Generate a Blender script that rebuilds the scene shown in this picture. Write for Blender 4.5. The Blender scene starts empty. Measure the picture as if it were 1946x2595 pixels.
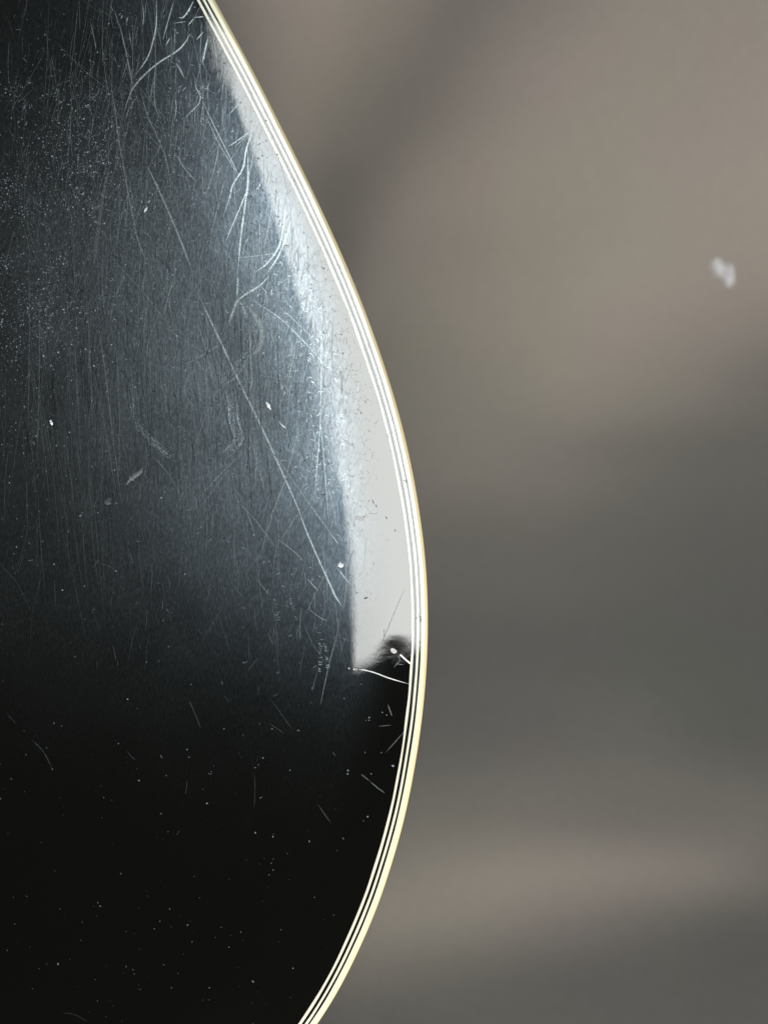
import bpy, math, random
import numpy as np
from mathutils import Vector

random.seed(7)
rng = np.random.default_rng(11)
scene = bpy.context.scene
C = scene.collection

# ---------------------------------------------------------------- camera, lamps, exposure
D = 0.42                      # camera height above the guitar top (metres)
S = 0.25 / 1946               # metres per photograph pixel at the guitar top
cam = bpy.data.cameras.new("camera")
cam_ob = bpy.data.objects.new("camera", cam)
C.objects.link(cam_ob)
cam_ob.location = (0, 0, D)
cam.sensor_fit = 'VERTICAL'
cam.sensor_height = 36
cam.lens = 36 * D / (2595 * S)
cam.clip_start = 0.01
cam.clip_end = 50
cam.dof.use_dof = True
cam.dof.focus_distance = D + 0.0012
cam.dof.aperture_fstop = cam.lens / 9.0
cam.dof.aperture_blades = 0
scene.camera = cam_ob

world = bpy.data.worlds.new("World")
scene.world = world
world.use_nodes = True
world.node_tree.nodes["Background"].inputs[0].default_value = (0.035, 0.036, 0.036, 1)
world.node_tree.nodes["Background"].inputs[1].default_value = 1.0

def area_lamp(name, loc, aim, sx, sy, radiance, colour):
    l = bpy.data.lights.new(name, 'AREA')
    l.shape = 'RECTANGLE'
    l.size, l.size_y = sx, sy
    l.energy = radiance * math.pi * sx * sy
    l.color = colour
    o = bpy.data.objects.new(name, l)
    C.objects.link(o)
    o.location = loc
    if aim is None:
        o.rotation_euler = (0, 0, 0)
    else:
        o.rotation_euler = (Vector(aim) - Vector(loc)).to_track_quat('-Z', 'Y').to_euler()
    return o

WX0, WX1, WY0, WY1 = 0.080, 0.420, -0.180, 0.680
WROT = math.radians(4.6)       # the window frame stands a little askew to the guitar
wc = Vector((WX0, WY0, 0)) + Vector(((WX1 - WX0) / 2 * math.cos(WROT) - (WY1 - WY0) / 2 * math.sin(WROT), (WX1 - WX0) / 2 * math.sin(WROT) + (WY1 - WY0) / 2 * math.cos(WROT), 1.0))
area_lamp("window_light", wc, None, WX1 - WX0, WY1 - WY0, 16.0, (0.98, 1.0, 0.96)).rotation_euler = (0, 0, WROT)
area_lamp("low_room_light", (0.42, -1.22, 0.60), (0.06, 0.0, -0.1), 0.45, 0.40, 122.0, (1.0, 0.84, 0.72))

scene.view_settings.view_transform = 'Standard'
scene.view_settings.look = 'None'
scene.view_settings.exposure = 0
scene.view_settings.gamma = 1
scene.cycles.max_bounces = 6
scene.cycles.diffuse_bounces = 2
scene.cycles.glossy_bounces = 3
scene.cycles.sample_clamp_indirect = 4

# ---------------------------------------------------------------- helpers
def link(name, me, mat, parent=None, smooth=True):
    o = bpy.data.objects.new(name, me)
    C.objects.link(o)
    if mat is not None:
        me.materials.append(mat)
    if smooth:
        me.polygons.foreach_set("use_smooth", [True] * len(me.polygons))
    if parent is not None:
        o.parent = parent
    return o

def mesh(name, v, f):
    me = bpy.data.meshes.new(name)
    me.from_pydata([tuple(map(float, p)) for p in v], [], f)
    me.update()
    return me

def tag(o, label=None, cat=None, group=None, kind=None):
    if label: o['label'] = label
    if cat: o['category'] = cat
    if group: o['group'] = group
    if kind: o['kind'] = kind
    return o

def new_mat(name):
    m = bpy.data.materials.new(name)
    m.use_nodes = True
    m.node_tree.nodes.clear()
    return m, m.node_tree.nodes, m.node_tree.links

def smoothstep(a, b, x):
    t = np.clip((x - a) / (b - a), 0, 1)
    return t * t * (3 - 2 * t)

# ---------------------------------------------------------------- outline of the guitar body
# outer edge of the binding, traced in photograph pixels, then closed into a whole body
TRACE = [(545, 0), (600, 100), (652, 198), (703, 300), (753, 400), (801, 500), (847.5, 600), (891, 700), (930.5, 800),
         (966, 900), (998, 1000), (1025, 1100), (1047, 1200), (1064, 1300), (1077, 1400), (1083.5, 1500), (1085, 1600),
         (1081, 1700), (1072.5, 1800), (1059, 1900), (1041.5, 2000), (1019.5, 2100), (990, 2200), (957, 2300), (916, 2395),
         (868, 2495), (807, 2595)]
LOWER = [(735, 2690), (640, 2790), (515, 2885), (350, 2965), (150, 3020), (-80, 3048), (-300, 3055)]
UPPER = [(-300, -1400), (-80, -1385), (140, -1335), (310, -1240), (420, -1110), (470, -960), (470, -800), (440, -640),
         (420, -480), (425, -330), (455, -190), (497, -95)]
right = UPPER + TRACE + LOWER
left = [(-600 - x, y) for x, y in right[::-1]][1:-1]
KZ = (D + 0.0029) / D          # the edge lies a little lower than the middle of the top
P = np.array([((x - 973) * S * KZ, (1297.5 - y) * S * KZ) for x, y in right + left])

def catmull(pts, n, closed):
    pts = np.asarray(pts, float)
    if closed:
        q = np.concatenate([pts[-1:], pts, pts[:2]])
        segs = len(pts)
    else:
        q = np.concatenate([[2 * pts[0] - pts[1]], pts, [2 * pts[-1] - pts[-2]]])
        segs = len(pts) - 1
    out = []
    for i in range(segs):
        p0, p1, p2, p3 = q[i:i + 4]
        t = np.linspace(0, 1, n, endpoint=False)[:, None]
        out.append(0.5 * ((2 * p1) + (p2 - p0) * t + (2 * p0 - 5 * p1 + 4 * p2 - p3) * t ** 2 + (3 * p1 - p0 - 3 * p2 + p3) * t ** 3))
    out = np.concatenate(out)
    return out if closed else np.concatenate([out, pts[-1:]])

dense = catmull(P, 40, True)
seg = np.linalg.norm(np.roll(dense, -1, 0) - dense, axis=1)
s_acc = np.concatenate([[0], np.cumsum(seg)])
LEN = s_acc[-1]
NU0 = int(LEN / 0.0005)
su = np.linspace(0, LEN, NU0, endpoint=False)
dc = np.concatenate([dense, dense[:1]])
O = np.stack([np.interp(su, s_acc, dc[:, k]) for k in (0, 1)], 1)
kr = np.arange(-40, 41)
kw = np.exp(-0.5 * (kr * 0.0005 / 0.007) ** 2)
kw /= kw.sum()
pad = np.concatenate([O[-40:], O, O[:40]])
O = np.stack([np.convolve(pad[:, k], kw, 'valid') for k in (0, 1)], 1)
tan = np.roll(O, -1, 0) - np.roll(O, 1, 0)
tan /= np.linalg.norm(tan, axis=1)[:, None]
NRM = np.stack([-tan[:, 1], tan[:, 0]], 1)       # clockwise outline in y-up space: outward is on the left
if np.mean(np.sum(NRM * (O - O.mean(0)), 1)) < 0:
    NRM = -NRM
# keep 1 mm steps where the photograph looks, 4 mm elsewhere
keep = []
i = 0
while i < NU0:
    keep.append(i)
    inside = O[i, 0] > -0.09 and abs(O[i, 1]) < 0.20
    i += 2 if inside else 8
U = O[keep]
UN = NRM[keep]
NU = len(U)

# ---------------------------------------------------------------- section of the top: flat middle, easing down towards the edge
K_ARCH, D_ARCH = 3.4, 0.040
def zprof(d):
    return np.where(d < D_ARCH, -0.5 * K_ARCH * (D_ARCH - d) ** 2, 0.0)

DENT = np.array([(1000 - 973) * S, (1297.5 - 1628) * S])
def dent(x, y):
    """the lacquer has sunk a little below this line"""
    down = DENT[1] - y
    step = 1 / (1 + np.exp(-down / 0.0024)) * np.exp(-np.maximum(down, 0) / 0.09)
    return -0.000150 * np.exp(-0.5 * ((x - DENT[0]) / 0.0041) ** 2) * step

def edge_d(x, y):
    """distance inside the outline, for points near it"""
    x = np.atleast_1d(x); y = np.atleast_1d(y)
    out = np.empty(len(x))
    sub = O[::4]; sn = NRM[::4]
    for a in range(0, len(x), 2000):
        dx = x[a:a + 2000, None] - sub[None, :, 0]
        dy = y[a:a + 2000, None] - sub[None, :, 1]
        r = dx * dx + dy * dy
        k = np.argmin(r, 1)
        m = np.arange(len(k))
        out[a:a + 2000] = -(dx[m, k] * sn[k, 0] + dy[m, k] * sn[k, 1])
        far = np.sqrt(r[m, k]) > 0.05
        out[a:a + 2000][far] = np.sign(out[a:a + 2000][far]) * np.sqrt(r[m, k])[far]
    return out

def top_point(px, py):
    """photograph pixels -> points on the lacquered top (x, y, z) plus distance from the edge"""
    px = np.asarray(px, float); py = np.asarray(py, float)
    x = (px - 973) * S; y = (1297.5 - py) * S
    d = edge_d(x, y)
    z = zprof(np.maximum(d, 0))
    k = (D - z) / D
    x, y = x * k, y * k
    d = edge_d(x, y)
    z = zprof(np.maximum(d, 0)) + dent(x, y)
    return x, y, z, d

# ---------------------------------------------------------------- materials
def add_noise(n, l, vec, scale, detail=3, rough=0.55, dim='3D'):
    t = n.new('ShaderNodeTexNoise')
    t.inputs['Scale'].default_value = scale
    t.inputs['Detail'].default_value = detail
    t.inputs['Roughness'].default_value = rough
    if vec is not None:
        l.new(vec, t.inputs['Vector'])
    return t

def ramp(n, l, src, a, b, va=0.0, vb=1.0):
    m = n.new('ShaderNodeMapRange')
    m.inputs['From Min'].default_value = a
    m.inputs['From Max'].default_value = b
    m.inputs['To Min'].default_value = va
    m.inputs['To Max'].default_value = vb
    l.new(src, m.inputs['Value'])
    return m.outputs['Result']

def math_node(n, l, op, a, b):
    m = n.new('ShaderNodeMath')
    m.operation = op
    for k, s in enumerate((a, b)):
        if isinstance(s, (int, float)):
            m.inputs[k].default_value = s
        else:
            l.new(s, m.inputs[k])
    return m.outputs[0]

COAT_IOR = 1.515
def black_lacquer(name, haze=1.0, orange=1.0):
    """polished black lacquer: a clear glossy coat over black, dulled by a web of very fine polishing scratches"""
    m, n, l = new_mat(name)
    out = n.new('ShaderNodeOutputMaterial')
    tc = n.new('ShaderNodeTexCoord')
    obj = tc.outputs['Object']
    # orange peel and a patch of crazed, shrunken lacquer
    peel = add_noise(n, l, obj, 900, 2)
    wide = add_noise(n, l, obj, 110, 2)
    hgt = math_node(n, l, 'ADD', math_node(n, l, 'MULTIPLY', peel.outputs['Fac'], 0.16 * orange),
                    math_node(n, l, 'MULTIPLY', wide.outputs['Fac'], 0.55 * orange))
    if name.endswith('scratched'):
        pit = add_noise(n, l, obj, 520, 5, 0.7)
        pit.inputs['Distortion'].default_value = 1.2
        def patch_at(px, py, rx, ry, amp):
            mp = n.new('ShaderNodeMapping')
            mp.vector_type = 'POINT'
            mp.inputs['Location'].default_value = (-(px - 973) * S / rx, -(1297.5 - py) * S / ry, 0)
            mp.inputs['Scale'].default_value = (1 / rx, 1 / ry, 0)
            l.new(obj, mp.inputs['Vector'])
            ln = n.new('ShaderNodeVectorMath'); ln.operation = 'LENGTH'
            l.new(mp.outputs[0], ln.inputs[0])
            return ramp(n, l, ln.outputs['Value'], 0.35, 1.0, amp, 0)
        msk = math_node(n, l, 'MAXIMUM', patch_at(830, 940, 0.0085, 0.042, 2.2), patch_at(1000, 1645, 0.010, 0.008, 0.3))
        msk = math_node(n, l, 'MAXIMUM', msk, patch_at(890, 1420, 0.004, 0.045, 0.7))
        msk = math_node(n, l, 'MAXIMUM', msk, patch_at(560, 140, 0.009, 0.016, 1.6))
        hgt = math_node(n, l, 'ADD', hgt, math_node(n, l, 'MULTIPLY', pit.outputs['Fac'], msk))
    bump = n.new('ShaderNodeBump')
    bump.inputs['Strength'].default_value = 1.0
    bump.inputs['Distance'].default_value = 0.000014
    l.new(hgt, bump.inputs['Height'])
    # fine scratch web: stretched noise in two directions, patchy
    def streak(rot, sx, sy, scale):
        mp = n.new('ShaderNodeMapping')
        mp.inputs['Rotation'].default_value = (0, 0, math.radians(rot))
        mp.inputs['Scale'].default_value = (sx, sy, 1)
        l.new(obj, mp.inputs['Vector'])
        return add_noise(n, l, mp.outputs['Vector'], scale, 3, 0.6)
    s1 = streak(-7, 1, 0.28, 1700)
    s2 = streak(24, 1, 0.4, 1600)
    s3 = streak(-38, 1, 0.5, 1900)
    web = math_node(n, l, 'MAXIMUM', ramp(n, l, s1.outputs['Fac'], 0.46, 0.72), ramp(n, l, s2.outputs['Fac'], 0.52, 0.76))
    web = math_node(n, l, 'MAXIMUM', web, ramp(n, l, s3.outputs['Fac'], 0.54, 0.78))
    patch = add_noise(n, l, obj, 38, 4, 0.65)
    pf = ramp(n, l, patch.outputs['Fac'], 0.30, 0.70, 0.70, 1.20)
    dens = math_node(n, l, 'MULTIPLY', math_node(n, l, 'ADD', math_node(n, l, 'MULTIPLY', web, 0.70), 0.58), pf)
    grain = n.new('ShaderNodeCombineXYZ')          # most of the fine scratches run up and down the body
    grain.inputs[0].default_value, grain.inputs[1].default_value = 0.08, 1.0
    if name.endswith('scratched'):                 # less scratched rim; the mask also evens the reflection's brightness
        wa = n.new('ShaderNodeAttribute'); wa.attribute_name = 'rub_haze'
        dens = math_node(n, l, 'MULTIPLY', dens, ramp(n, l, wa.outputs['Fac'], 0, 1, 0.18, 1.2))
        mp = n.new('ShaderNodeMapping')                     # painted falloff of the light haze, strongest inside an oval
        rx, ry = 0.0835, 0.080
        mp.inputs['Location'].default_value = (-(760 - 973) * S / rx, -(1297.5 - 820) * S / ry, 0)
        mp.inputs['Scale'].default_value = (1 / rx, 1 / ry, 0)
        l.new(obj, mp.inputs['Vector'])
        ln = n.new('ShaderNodeVectorMath'); ln.operation = 'LENGTH'
        l.new(mp.outputs[0], ln.inputs[0])
        haze_oval = n.new('ShaderNodeMapRange'); haze_oval.interpolation_type = 'SMOOTHSTEP'
        l.new(ln.outputs['Value'], haze_oval.inputs['Value'])
        for k_, v_ in zip(('From Min', 'From Max', 'To Min', 'To Max'), (0.45, 1.40, 1.0, 0.42)):
            haze_oval.inputs[k_].default_value = v_
        dens = math_node(n, l, 'MULTIPLY', dens, haze_oval.outputs[0])
    grain = n.new('ShaderNodeCombineXYZ')          # most of the fine scratches run up and down the body
    grain.inputs[0].default_value, grain.inputs[1].default_value = 0.08, 1.0
    if name.endswith('scratched'):                 # rim mask again: fewer scratches there, and reflected glow toned down
        wa = n.new('ShaderNodeAttribute'); wa.attribute_name = 'rub_haze'
        dens = math_node(n, l, 'MULTIPLY', dens, ramp(n, l, wa.outputs['Fac'], 0, 1, 0.18, 1.2))
        sep = n.new('ShaderNodeSeparateXYZ'); l.new(obj, sep.inputs[0])     # haze painted weaker at top and bottom, where its light fades
        up = n.new('ShaderNodeMapRange'); up.interpolation_type = 'SMOOTHSTEP'
        l.new(sep.outputs[1], up.inputs['Value'])
        for k_, v_ in zip(('From Min', 'From Max', 'To Min', 'To Max'), (0.165, 0.075, 0.42, 1.0)):
            up.inputs[k_].default_value = v_
        dn = n.new('ShaderNodeMapRange'); dn.interpolation_type = 'SMOOTHSTEP'
        l.new(sep.outputs[1], dn.inputs['Value'])
        for k_, v_ in zip(('From Min', 'From Max', 'To Min', 'To Max'), (-0.085, -0.015, 0.40, 1.0)):
            dn.inputs[k_].default_value = v_
        dens = math_node(n, l, 'MULTIPLY', dens, math_node(n, l, 'MULTIPLY', up.outputs[0], dn.outputs[0]))
    def gloss(rough, col, strength, normal=None, aniso=0.0):
        g = n.new('ShaderNodeBsdfAnisotropic')
        g.distribution = 'BECKMANN'
        g.inputs['Anisotropy'].default_value = aniso
        if aniso:
            l.new(grain.outputs[0], g.inputs['Tangent'])
        g.inputs['Roughness'].default_value = rough
        c = n.new('ShaderNodeVectorMath'); c.operation = 'SCALE'
        c.inputs[0].default_value = col
        if strength is None:
            c.inputs['Scale'].default_value = 1
        elif isinstance(strength, (int, float)):
            c.inputs['Scale'].default_value = strength
        else:
            l.new(strength, c.inputs['Scale'])
        l.new(c.outputs[0], g.inputs['Color'])
        if normal is not None:
            l.new(normal, g.inputs['Normal'])
        return g.outputs[0]
    g1 = gloss(0.285, (0.76, 0.98, 1.23), math_node(n, l, 'MULTIPLY', dens, HAZE1 * haze), None, 0.4)
    g2 = gloss(0.44, (0.86, 1.0, 1.10), math_node(n, l, 'MULTIPLY', dens, HAZE2 * haze), None, 0.45)
    dif = n.new('ShaderNodeBsdfDiffuse')
    dif.inputs['Color'].default_value = (0.0014, 0.0016, 0.0013, 1)
    a1 = n.new('ShaderNodeAddShader'); a2 = n.new('ShaderNodeAddShader')
    l.new(g1, a1.inputs[0]); l.new(g2, a1.inputs[1])
    l.new(a1.outputs[0], a2.inputs[0]); l.new(dif.outputs[0], a2.inputs[1])
    fr = n.new('ShaderNodeFresnel'); fr.inputs['IOR'].default_value = COAT_IOR if name.endswith('scratched') else 1.42
    l.new(bump.outputs[0], fr.inputs['Normal'])
    coat = gloss(0.035, (1, 1, 1), None, bump.outputs[0])
    mx = n.new('ShaderNodeMixShader')
    if name.endswith('scratched'):                 # shine turned down under the haze to keep the reflection even
        l.new(math_node(n, l, 'MULTIPLY', fr.outputs[0], ramp(n, l, wa.outputs['Fac'], 0, 1, 1.0, 0.74)), mx.inputs[0])
    else:
        l.new(fr.outputs[0], mx.inputs[0])
    l.new(a2.outputs[0], mx.inputs[1]); l.new(coat, mx.inputs[2])
    l.new(mx.outputs[0], out.inputs['Surface'])
    return m
HAZE1, HAZE2 = 0.040, 0.017

def binding_plastic(name, c0, c1):
    m, n, l = new_mat(name)
    out = n.new('ShaderNodeOutputMaterial')
    p = n.new('ShaderNodeBsdfPrincipled')
    tc = n.new('ShaderNodeTexCoord')
    a = add_noise(n, l, tc.outputs['Object'], 45, 4)
    b = add_noise(n, l, tc.outputs['Object'], 700, 2)
    mix = n.new('ShaderNodeMix'); mix.data_type = 'RGBA'
    mix.inputs['A'].default_value = (*c0, 1); mix.inputs['B'].default_value = (*c1, 1)
    f = math_node(n, l, 'ADD', ramp(n, l, a.outputs['Fac'], 0.3, 0.7, 0, 0.75), ramp(n, l, b.outputs['Fac'], 0.3, 0.7, 0, 0.25))
    l.new(f, mix.inputs['Factor'])
    l.new(mix.outputs['Result'], p.inputs['Base Color'])
    p.inputs['Roughness'].default_value = 0.12
    p.inputs['IOR'].default_value = 1.42
    bump = n.new('ShaderNodeBump'); bump.inputs['Distance'].default_value = 0.000008
    l.new(b.outputs['Fac'], bump.inputs['Height']); l.new(bump.outputs[0], p.inputs['Normal'])
    l.new(p.outputs[0], out.inputs['Surface'])
    return m

def rough_mark(name, col, rough, gloss_col, noise=0.5):
    """broken lacquer: scatters the window light instead of mirroring it; pieces vary by a colour attribute"""
    m, n, l = new_mat(name)
    out = n.new('ShaderNodeOutputMaterial')
    tc = n.new('ShaderNodeTexCoord')
    at = n.new('ShaderNodeAttribute'); at.attribute_name = 'wear'
    t = add_noise(n, l, tc.outputs['Object'], 1600, 3)
    v = math_node(n, l, 'MULTIPLY', at.outputs['Fac'], ramp(n, l, t.outputs['Fac'], 0.3, 0.7, 1 - noise, 1 + noise))
    def scaled(c):
        s = n.new('ShaderNodeVectorMath'); s.operation = 'SCALE'
        s.inputs[0].default_value = c
        l.new(v, s.inputs['Scale'])
        return s.outputs[0]
    d = n.new('ShaderNodeBsdfDiffuse'); l.new(scaled(col), d.inputs['Color'])
    g = n.new('ShaderNodeBsdfGlossy'); g.inputs['Roughness'].default_value = rough
    l.new(scaled(gloss_col), g.inputs['Color'])
    a = n.new('ShaderNodeAddShader')
    l.new(d.outputs[0], a.inputs[0]); l.new(g.outputs[0], a.inputs[1])
    l.new(a.outputs[0], out.inputs['Surface'])
    return m

M_TOP = black_lacquer('black_lacquer_scratched')
M_PLY = black_lacquer('black_lacquer_binding', haze=0.35, orange=0.7)
M_SIDE = black_lacquer('black_lacquer_side', haze=0.3, orange=0.5)
M_WHITE = binding_plastic('white_celluloid', (0.37, 0.395, 0.36), (0.35, 0.37, 0.32))
M_AMBER = binding_plastic('yellowed_shade_celluloid', (0.42, 0.385, 0.255), (0.40, 0.355, 0.22))  # aged tan, with the shade of the turned-away corner mixed in
M_CREAM = binding_plastic('aged_cream_celluloid', (0.39, 0.425, 0.345), (0.37, 0.40, 0.31))
M_SCR = rough_mark('scratch_groove', (0.008, 0.0105, 0.013), 0.37, (0.165, 0.195, 0.21))
M_FINE = rough_mark('fine_scratch_web', (0.003, 0.0042, 0.0052), 0.36, (0.15, 0.175, 0.19))
M_CRAZE = rough_mark('crazed_lacquer', (0.003, 0.0042, 0.0052), 0.30, (0.055, 0.060, 0.062))
M_SMEAR = rough_mark('dull_smear', (0.002, 0.0025, 0.003), 0.40, (0.135, 0.165, 0.19), 0.8)
M_DUST = rough_mark('pale_dust', (0.25, 0.325, 0.40), 0.5, (0.02, 0.02, 0.02), 0.3)
M_GOUGE = rough_mark('white_gouge', (0.28, 0.31, 0.33), 0.4, (0.06, 0.06, 0.06), 0.3)
M_LINT = rough_mark('white_lint', (0.37, 0.44, 0.50), 0.6, (0.02, 0.02, 0.02), 0.15)
M_TUFT = rough_mark('pale_tuft', (0.48, 0.52, 0.56), 0.6, (0.01, 0.01, 0.01), 0.1)
M_SMUDGE = rough_mark('grey_smudge', (0.045, 0.052, 0.058), 0.3, (0.085, 0.088, 0.09), 0.3)

# ---------------------------------------------------------------- cloth underneath
HC = [[-5282,-6286,-7289,-8296,-9313,-10349,-11408,-12490,-13584,-14678,-15755,-16806,-17829,-18826,-19799,-20748,-21660,-22512,-23270,-23890,-24322,-24517,-24435,-24047,-23349,-22370,-21172,-19836,-18441,-17041,-15668,-14339,-13053,-11790],[-4891,-5927,-6961,-7990,-9013,-10035,-11060,-12092,-13124,-14144,-15146,-16129,-17098,-18057,-19008,-19945,-20854,-21714,-22494,-23158,-23666,-23974,-24044,-23845,-23358,-22580,-21537,-20295,-18944,-17576,-16259,-15009,-13808,-12626],[-4501,-5566,-6629,-7683,-8717,-9728,-10720,-11700,-12664,-13606,-14530,-15447,-16367,-17294,-18227,-19154,-20061,-20926,-21724,-22427,-23003,-23417,-23630,-23611,-23334,-22771,-21908,-20779,-19472,-18126,-16867,-15700,-14569,-13440],[-4114,-5201,-6288,-7368,-8426,-9440,-10402,-11323,-12203,-13051,-13894,-14754,-15640,-16548,-17471,-18394,-19298,-20163,-20969,-21696,-22322,-22821,-23160,-23299,-23214,-22886,-22263,-21309,-20076,-18758,-17551,-16442,-15333,-14192],[-3737,-4834,-5934,-7037,-8132,-9181,-10134,-10972,-11729,-12461,-13226,-14050,-14926,-15838,-16766,-17690,-18589,-19445,-20243,-20970,-21614,-22161,-22591,-22859,-22919,-22815,-22528,-21847,-20804,-19637,-18443,-17262,-16067,-14842],[-3377,-4473,-5573,-6685,-7814,-8941,-9950,-10648,-11213,-11818,-12529,-13346,-14245,-15188,-16137,-17069,-17957,-18790,-19561,-20260,-20878,-21410,-21863,-22236,-22399,-22420,-22524,-22195,-21431,-20546,-19376,-18018,-16672,-15383],[-3039,-4131,-5226,-6331,-7467,-8676,-9836,-10333,-10623,-11146,-11832,-12664,-13615,-14623,-15614,-16553,-17422,-18216,-18937,-19572,-20119,-20568,-20913,-21281,-21613,-21686,-21852,-21609,-21112,-20467,-19412,-18217,-17002,-15835],[-2723,-3818,-4914,-6020,-7169,-8443,-9718,-10095,-10039,-10525,-11196,-12033,-13055,-14159,-15222,-16152,-16995,-17741,-18378,-18906,-19323,-19638,-19817,-19883,-20019,-20141,-20246,-20064,-19796,-19296,-18512,-17809,-17011,-16165],[-2426,-3538,-4651,-5779,-6954,-8233,-9481,-10051,-9783,-10068,-10693,-11522,-12593,-13766,-14968,-15858,-16680,-17395,-17885,-18292,-18595,-18866,-18993,-18938,-18811,-18680,-18548,-18457,-18319,-17977,-17557,-17199,-16773,-16291],[-2145,-3287,-4430,-5586,-6772,-8004,-9140,-9892,-9679,-9750,-10357,-11167,-12292,-13442,-14767,-15686,-16532,-17265,-17638,-17986,-18230,-18405,-18344,-18178,-18081,-17633,-17056,-16835,-16753,-16706,-16685,-16536,-16363,-16181],[-1874,-3051,-4228,-5402,-6570,-7724,-8824,-9839,-9708,-9502,-10144,-10956,-12125,-13273,-14584,-15554,-16463,-17232,-17558,-17867,-18002,-18042,-17818,-17504,-17255,-16508,-15789,-15528,-15337,-15357,-15609,-15752,-15813,-15855],[-1604,-2809,-4012,-5202,-6363,-7480,-8560,-9791,-9873,-9489,-10144,-10955,-12107,-13232,-14523,-15507,-16408,-17185,-17553,-17932,-17920,-17740,-17348,-16867,-16415,-15626,-15042,-14741,-14512,-14551,-14724,-14954,-15160,-15347],[-1325,-2544,-3759,-4963,-6144,-7291,-8377,-9688,-9971,-9461,-10190,-11014,-12089,-13186,-14469,-15469,-16436,-17273,-17713,-18182,-17991,-17542,-16981,-16359,-15832,-15204,-14752,-14347,-14053,-14028,-14087,-14263,-14482,-14705],[-1030,-2244,-3456,-4663,-5857,-7020,-8103,-9386,-10037,-9451,-10232,-11030,-12004,-13074,-14402,-15490,-16554,-17473,-18014,-18602,-18276,-17595,-16854,-16124,-15609,-15101,-14668,-14249,-13893,-13695,-13632,-13706,-13844,-14000],[-714,-1905,-3095,-4283,-5463,-6618,-7722,-8969,-9963,-9440,-10176,-10917,-11915,-13031,-14436,-15606,-16704,-17653,-18255,-18914,-18635,-17964,-17100,-16252,-15692,-15162,-14674,-14266,-13891,-13563,-13353,-13281,-13277,-13297],[-372,-1524,-2674,-3820,-4958,-6088,-7213,-8435,-9640,-9239,-9877,-10608,-11768,-12995,-14469,-15676,-16765,-17713,-18374,-19061,-18866,-18399,-17534,-16569,-15863,-15246,-14716,-14270,-13848,-13497,-13189,-12959,-12787,-12640],[3,-1099,-2197,-3287,-4359,-5407,-6425,-7455,-8702,-8964,-9481,-10240,-11550,-12868,-14387,-15602,-16652,-17605,-18313,-19052,-18999,-18830,-17950,-16865,-16008,-15284,-14710,-14219,-13757,-13397,-13034,-12682,-12359,-12052],[415,-629,-1668,-2694,-3694,-4652,-5560,-6464,-7515,-8372,-9072,-9887,-11131,-12496,-14027,-15328,-16357,-17281,-18024,-18795,-18977,-19137,-18312,-17101,-16127,-15336,-14721,-14184,-13681,-13270,-12855,-12415,-11971,-11529],[866,-116,-1093,-2056,-2993,-3898,-4782,-5688,-6663,-7670,-8615,-9611,-10794,-12129,-13542,-14833,-15881,-16761,-17509,-18229,-18671,-19015,-18522,-17433,-16379,-15518,-14833,-14239,-13688,-13181,-12677,-12150,-11604,-11050],[1354,433,-484,-1391,-2285,-3171,-4066,-4998,-5988,-7048,-8144,-9280,-10485,-11766,-13065,-14286,-15350,-16255,-17036,-17722,-18258,-18551,-18324,-17596,-16691,-15831,-15073,-14395,-13762,-13147,-12531,-11900,-11251,-10593],[1874,1010,147,-715,-1583,-2467,-3386,-4356,-5393,-6505,-7681,-8895,-10132,-11378,-12603,-13766,-14825,-15759,-16573,-17260,-17788,-18059,-17993,-17576,-16913,-16150,-15378,-14627,-13892,-13159,-12420,-11669,-10908,-10140],[2414,1603,789,-38,-889,-1780,-2727,-3742,-4832,-5998,-7225,-8482,-9737,-10966,-12151,-13275,-14321,-15267,-16094,-16781,-17298,-17601,-17665,-17475,-17044,-16429,-15695,-14896,-14061,-13203,-12332,-11454,-10571,-9687],[2963,2203,1433,640,-198,-1098,-2075,-3137,-4282,-5502,-6772,-8059,-9326,-10544,-11702,-12798,-13829,-14774,-15603,-16287,-16807,-17163,-17353,-17355,-17136,-16679,-16008,-15178,-14247,-13262,-12256,-11246,-10238,-9232]]
CX0, CY0, CST = -0.14, -0.30, 0.018
HCA = np.array(HC, float) * 1e-5
def cloth_z(x, y):
    u = (x - CX0) / CST; v = (y - CY0) / CST
    i = np.floor(u).astype(int); j = np.floor(v).astype(int)
    tu = u - i; tv = v - j
    def bas(t):
        return np.stack([(1 - t) ** 3, 3 * t ** 3 - 6 * t ** 2 + 4, -3 * t ** 3 + 3 * t ** 2 + 3 * t + 1, t ** 3], -1) / 6
    bu, bv = bas(tu), bas(tv)
    z = 0
    for a in range(4):
        for b in range(4):
            z = z + bu[..., a] * bv[..., b] * HCA[np.clip(i + a - 1, 0, HCA.shape[0] - 1), np.clip(j + b - 1, 0, HCA.shape[1] - 1)]
    return z
GX = np.arange(-0.50, 0.5001, 0.005); GY = np.arange(-0.55, 0.5501, 0.005)
gx, gy = np.meshgrid(GX, GY, indexing='ij')
gz = cloth_z(gx, gy)
gd = edge_d(gx.ravel(), gy.ravel()).reshape(gx.shape)
BODY_DEPTH = 0.105
gz = np.where(gd > 0.003, np.minimum(gz, -BODY_DEPTH - 0.004), gz)
v = np.stack([gx.ravel(), gy.ravel(), gz.ravel()], 1)
ny = len(GY)
f = [(a * ny + b, (a + 1) * ny + b, (a + 1) * ny + b + 1, a * ny + b + 1) for a in range(len(GX) - 1) for b in range(ny - 1)]
m, n, l = new_mat('taupe_cloth')
out = n.new('ShaderNodeOutputMaterial')
tc = n.new('ShaderNodeTexCoord')
dif = n.new('ShaderNodeBsdfDiffuse'); dif.inputs['Roughness'].default_value = 0.4
a = add_noise(n, l, tc.outputs['Object'], 9, 3)
b = add_noise(n, l, tc.outputs['Object'], 260, 4)
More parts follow.
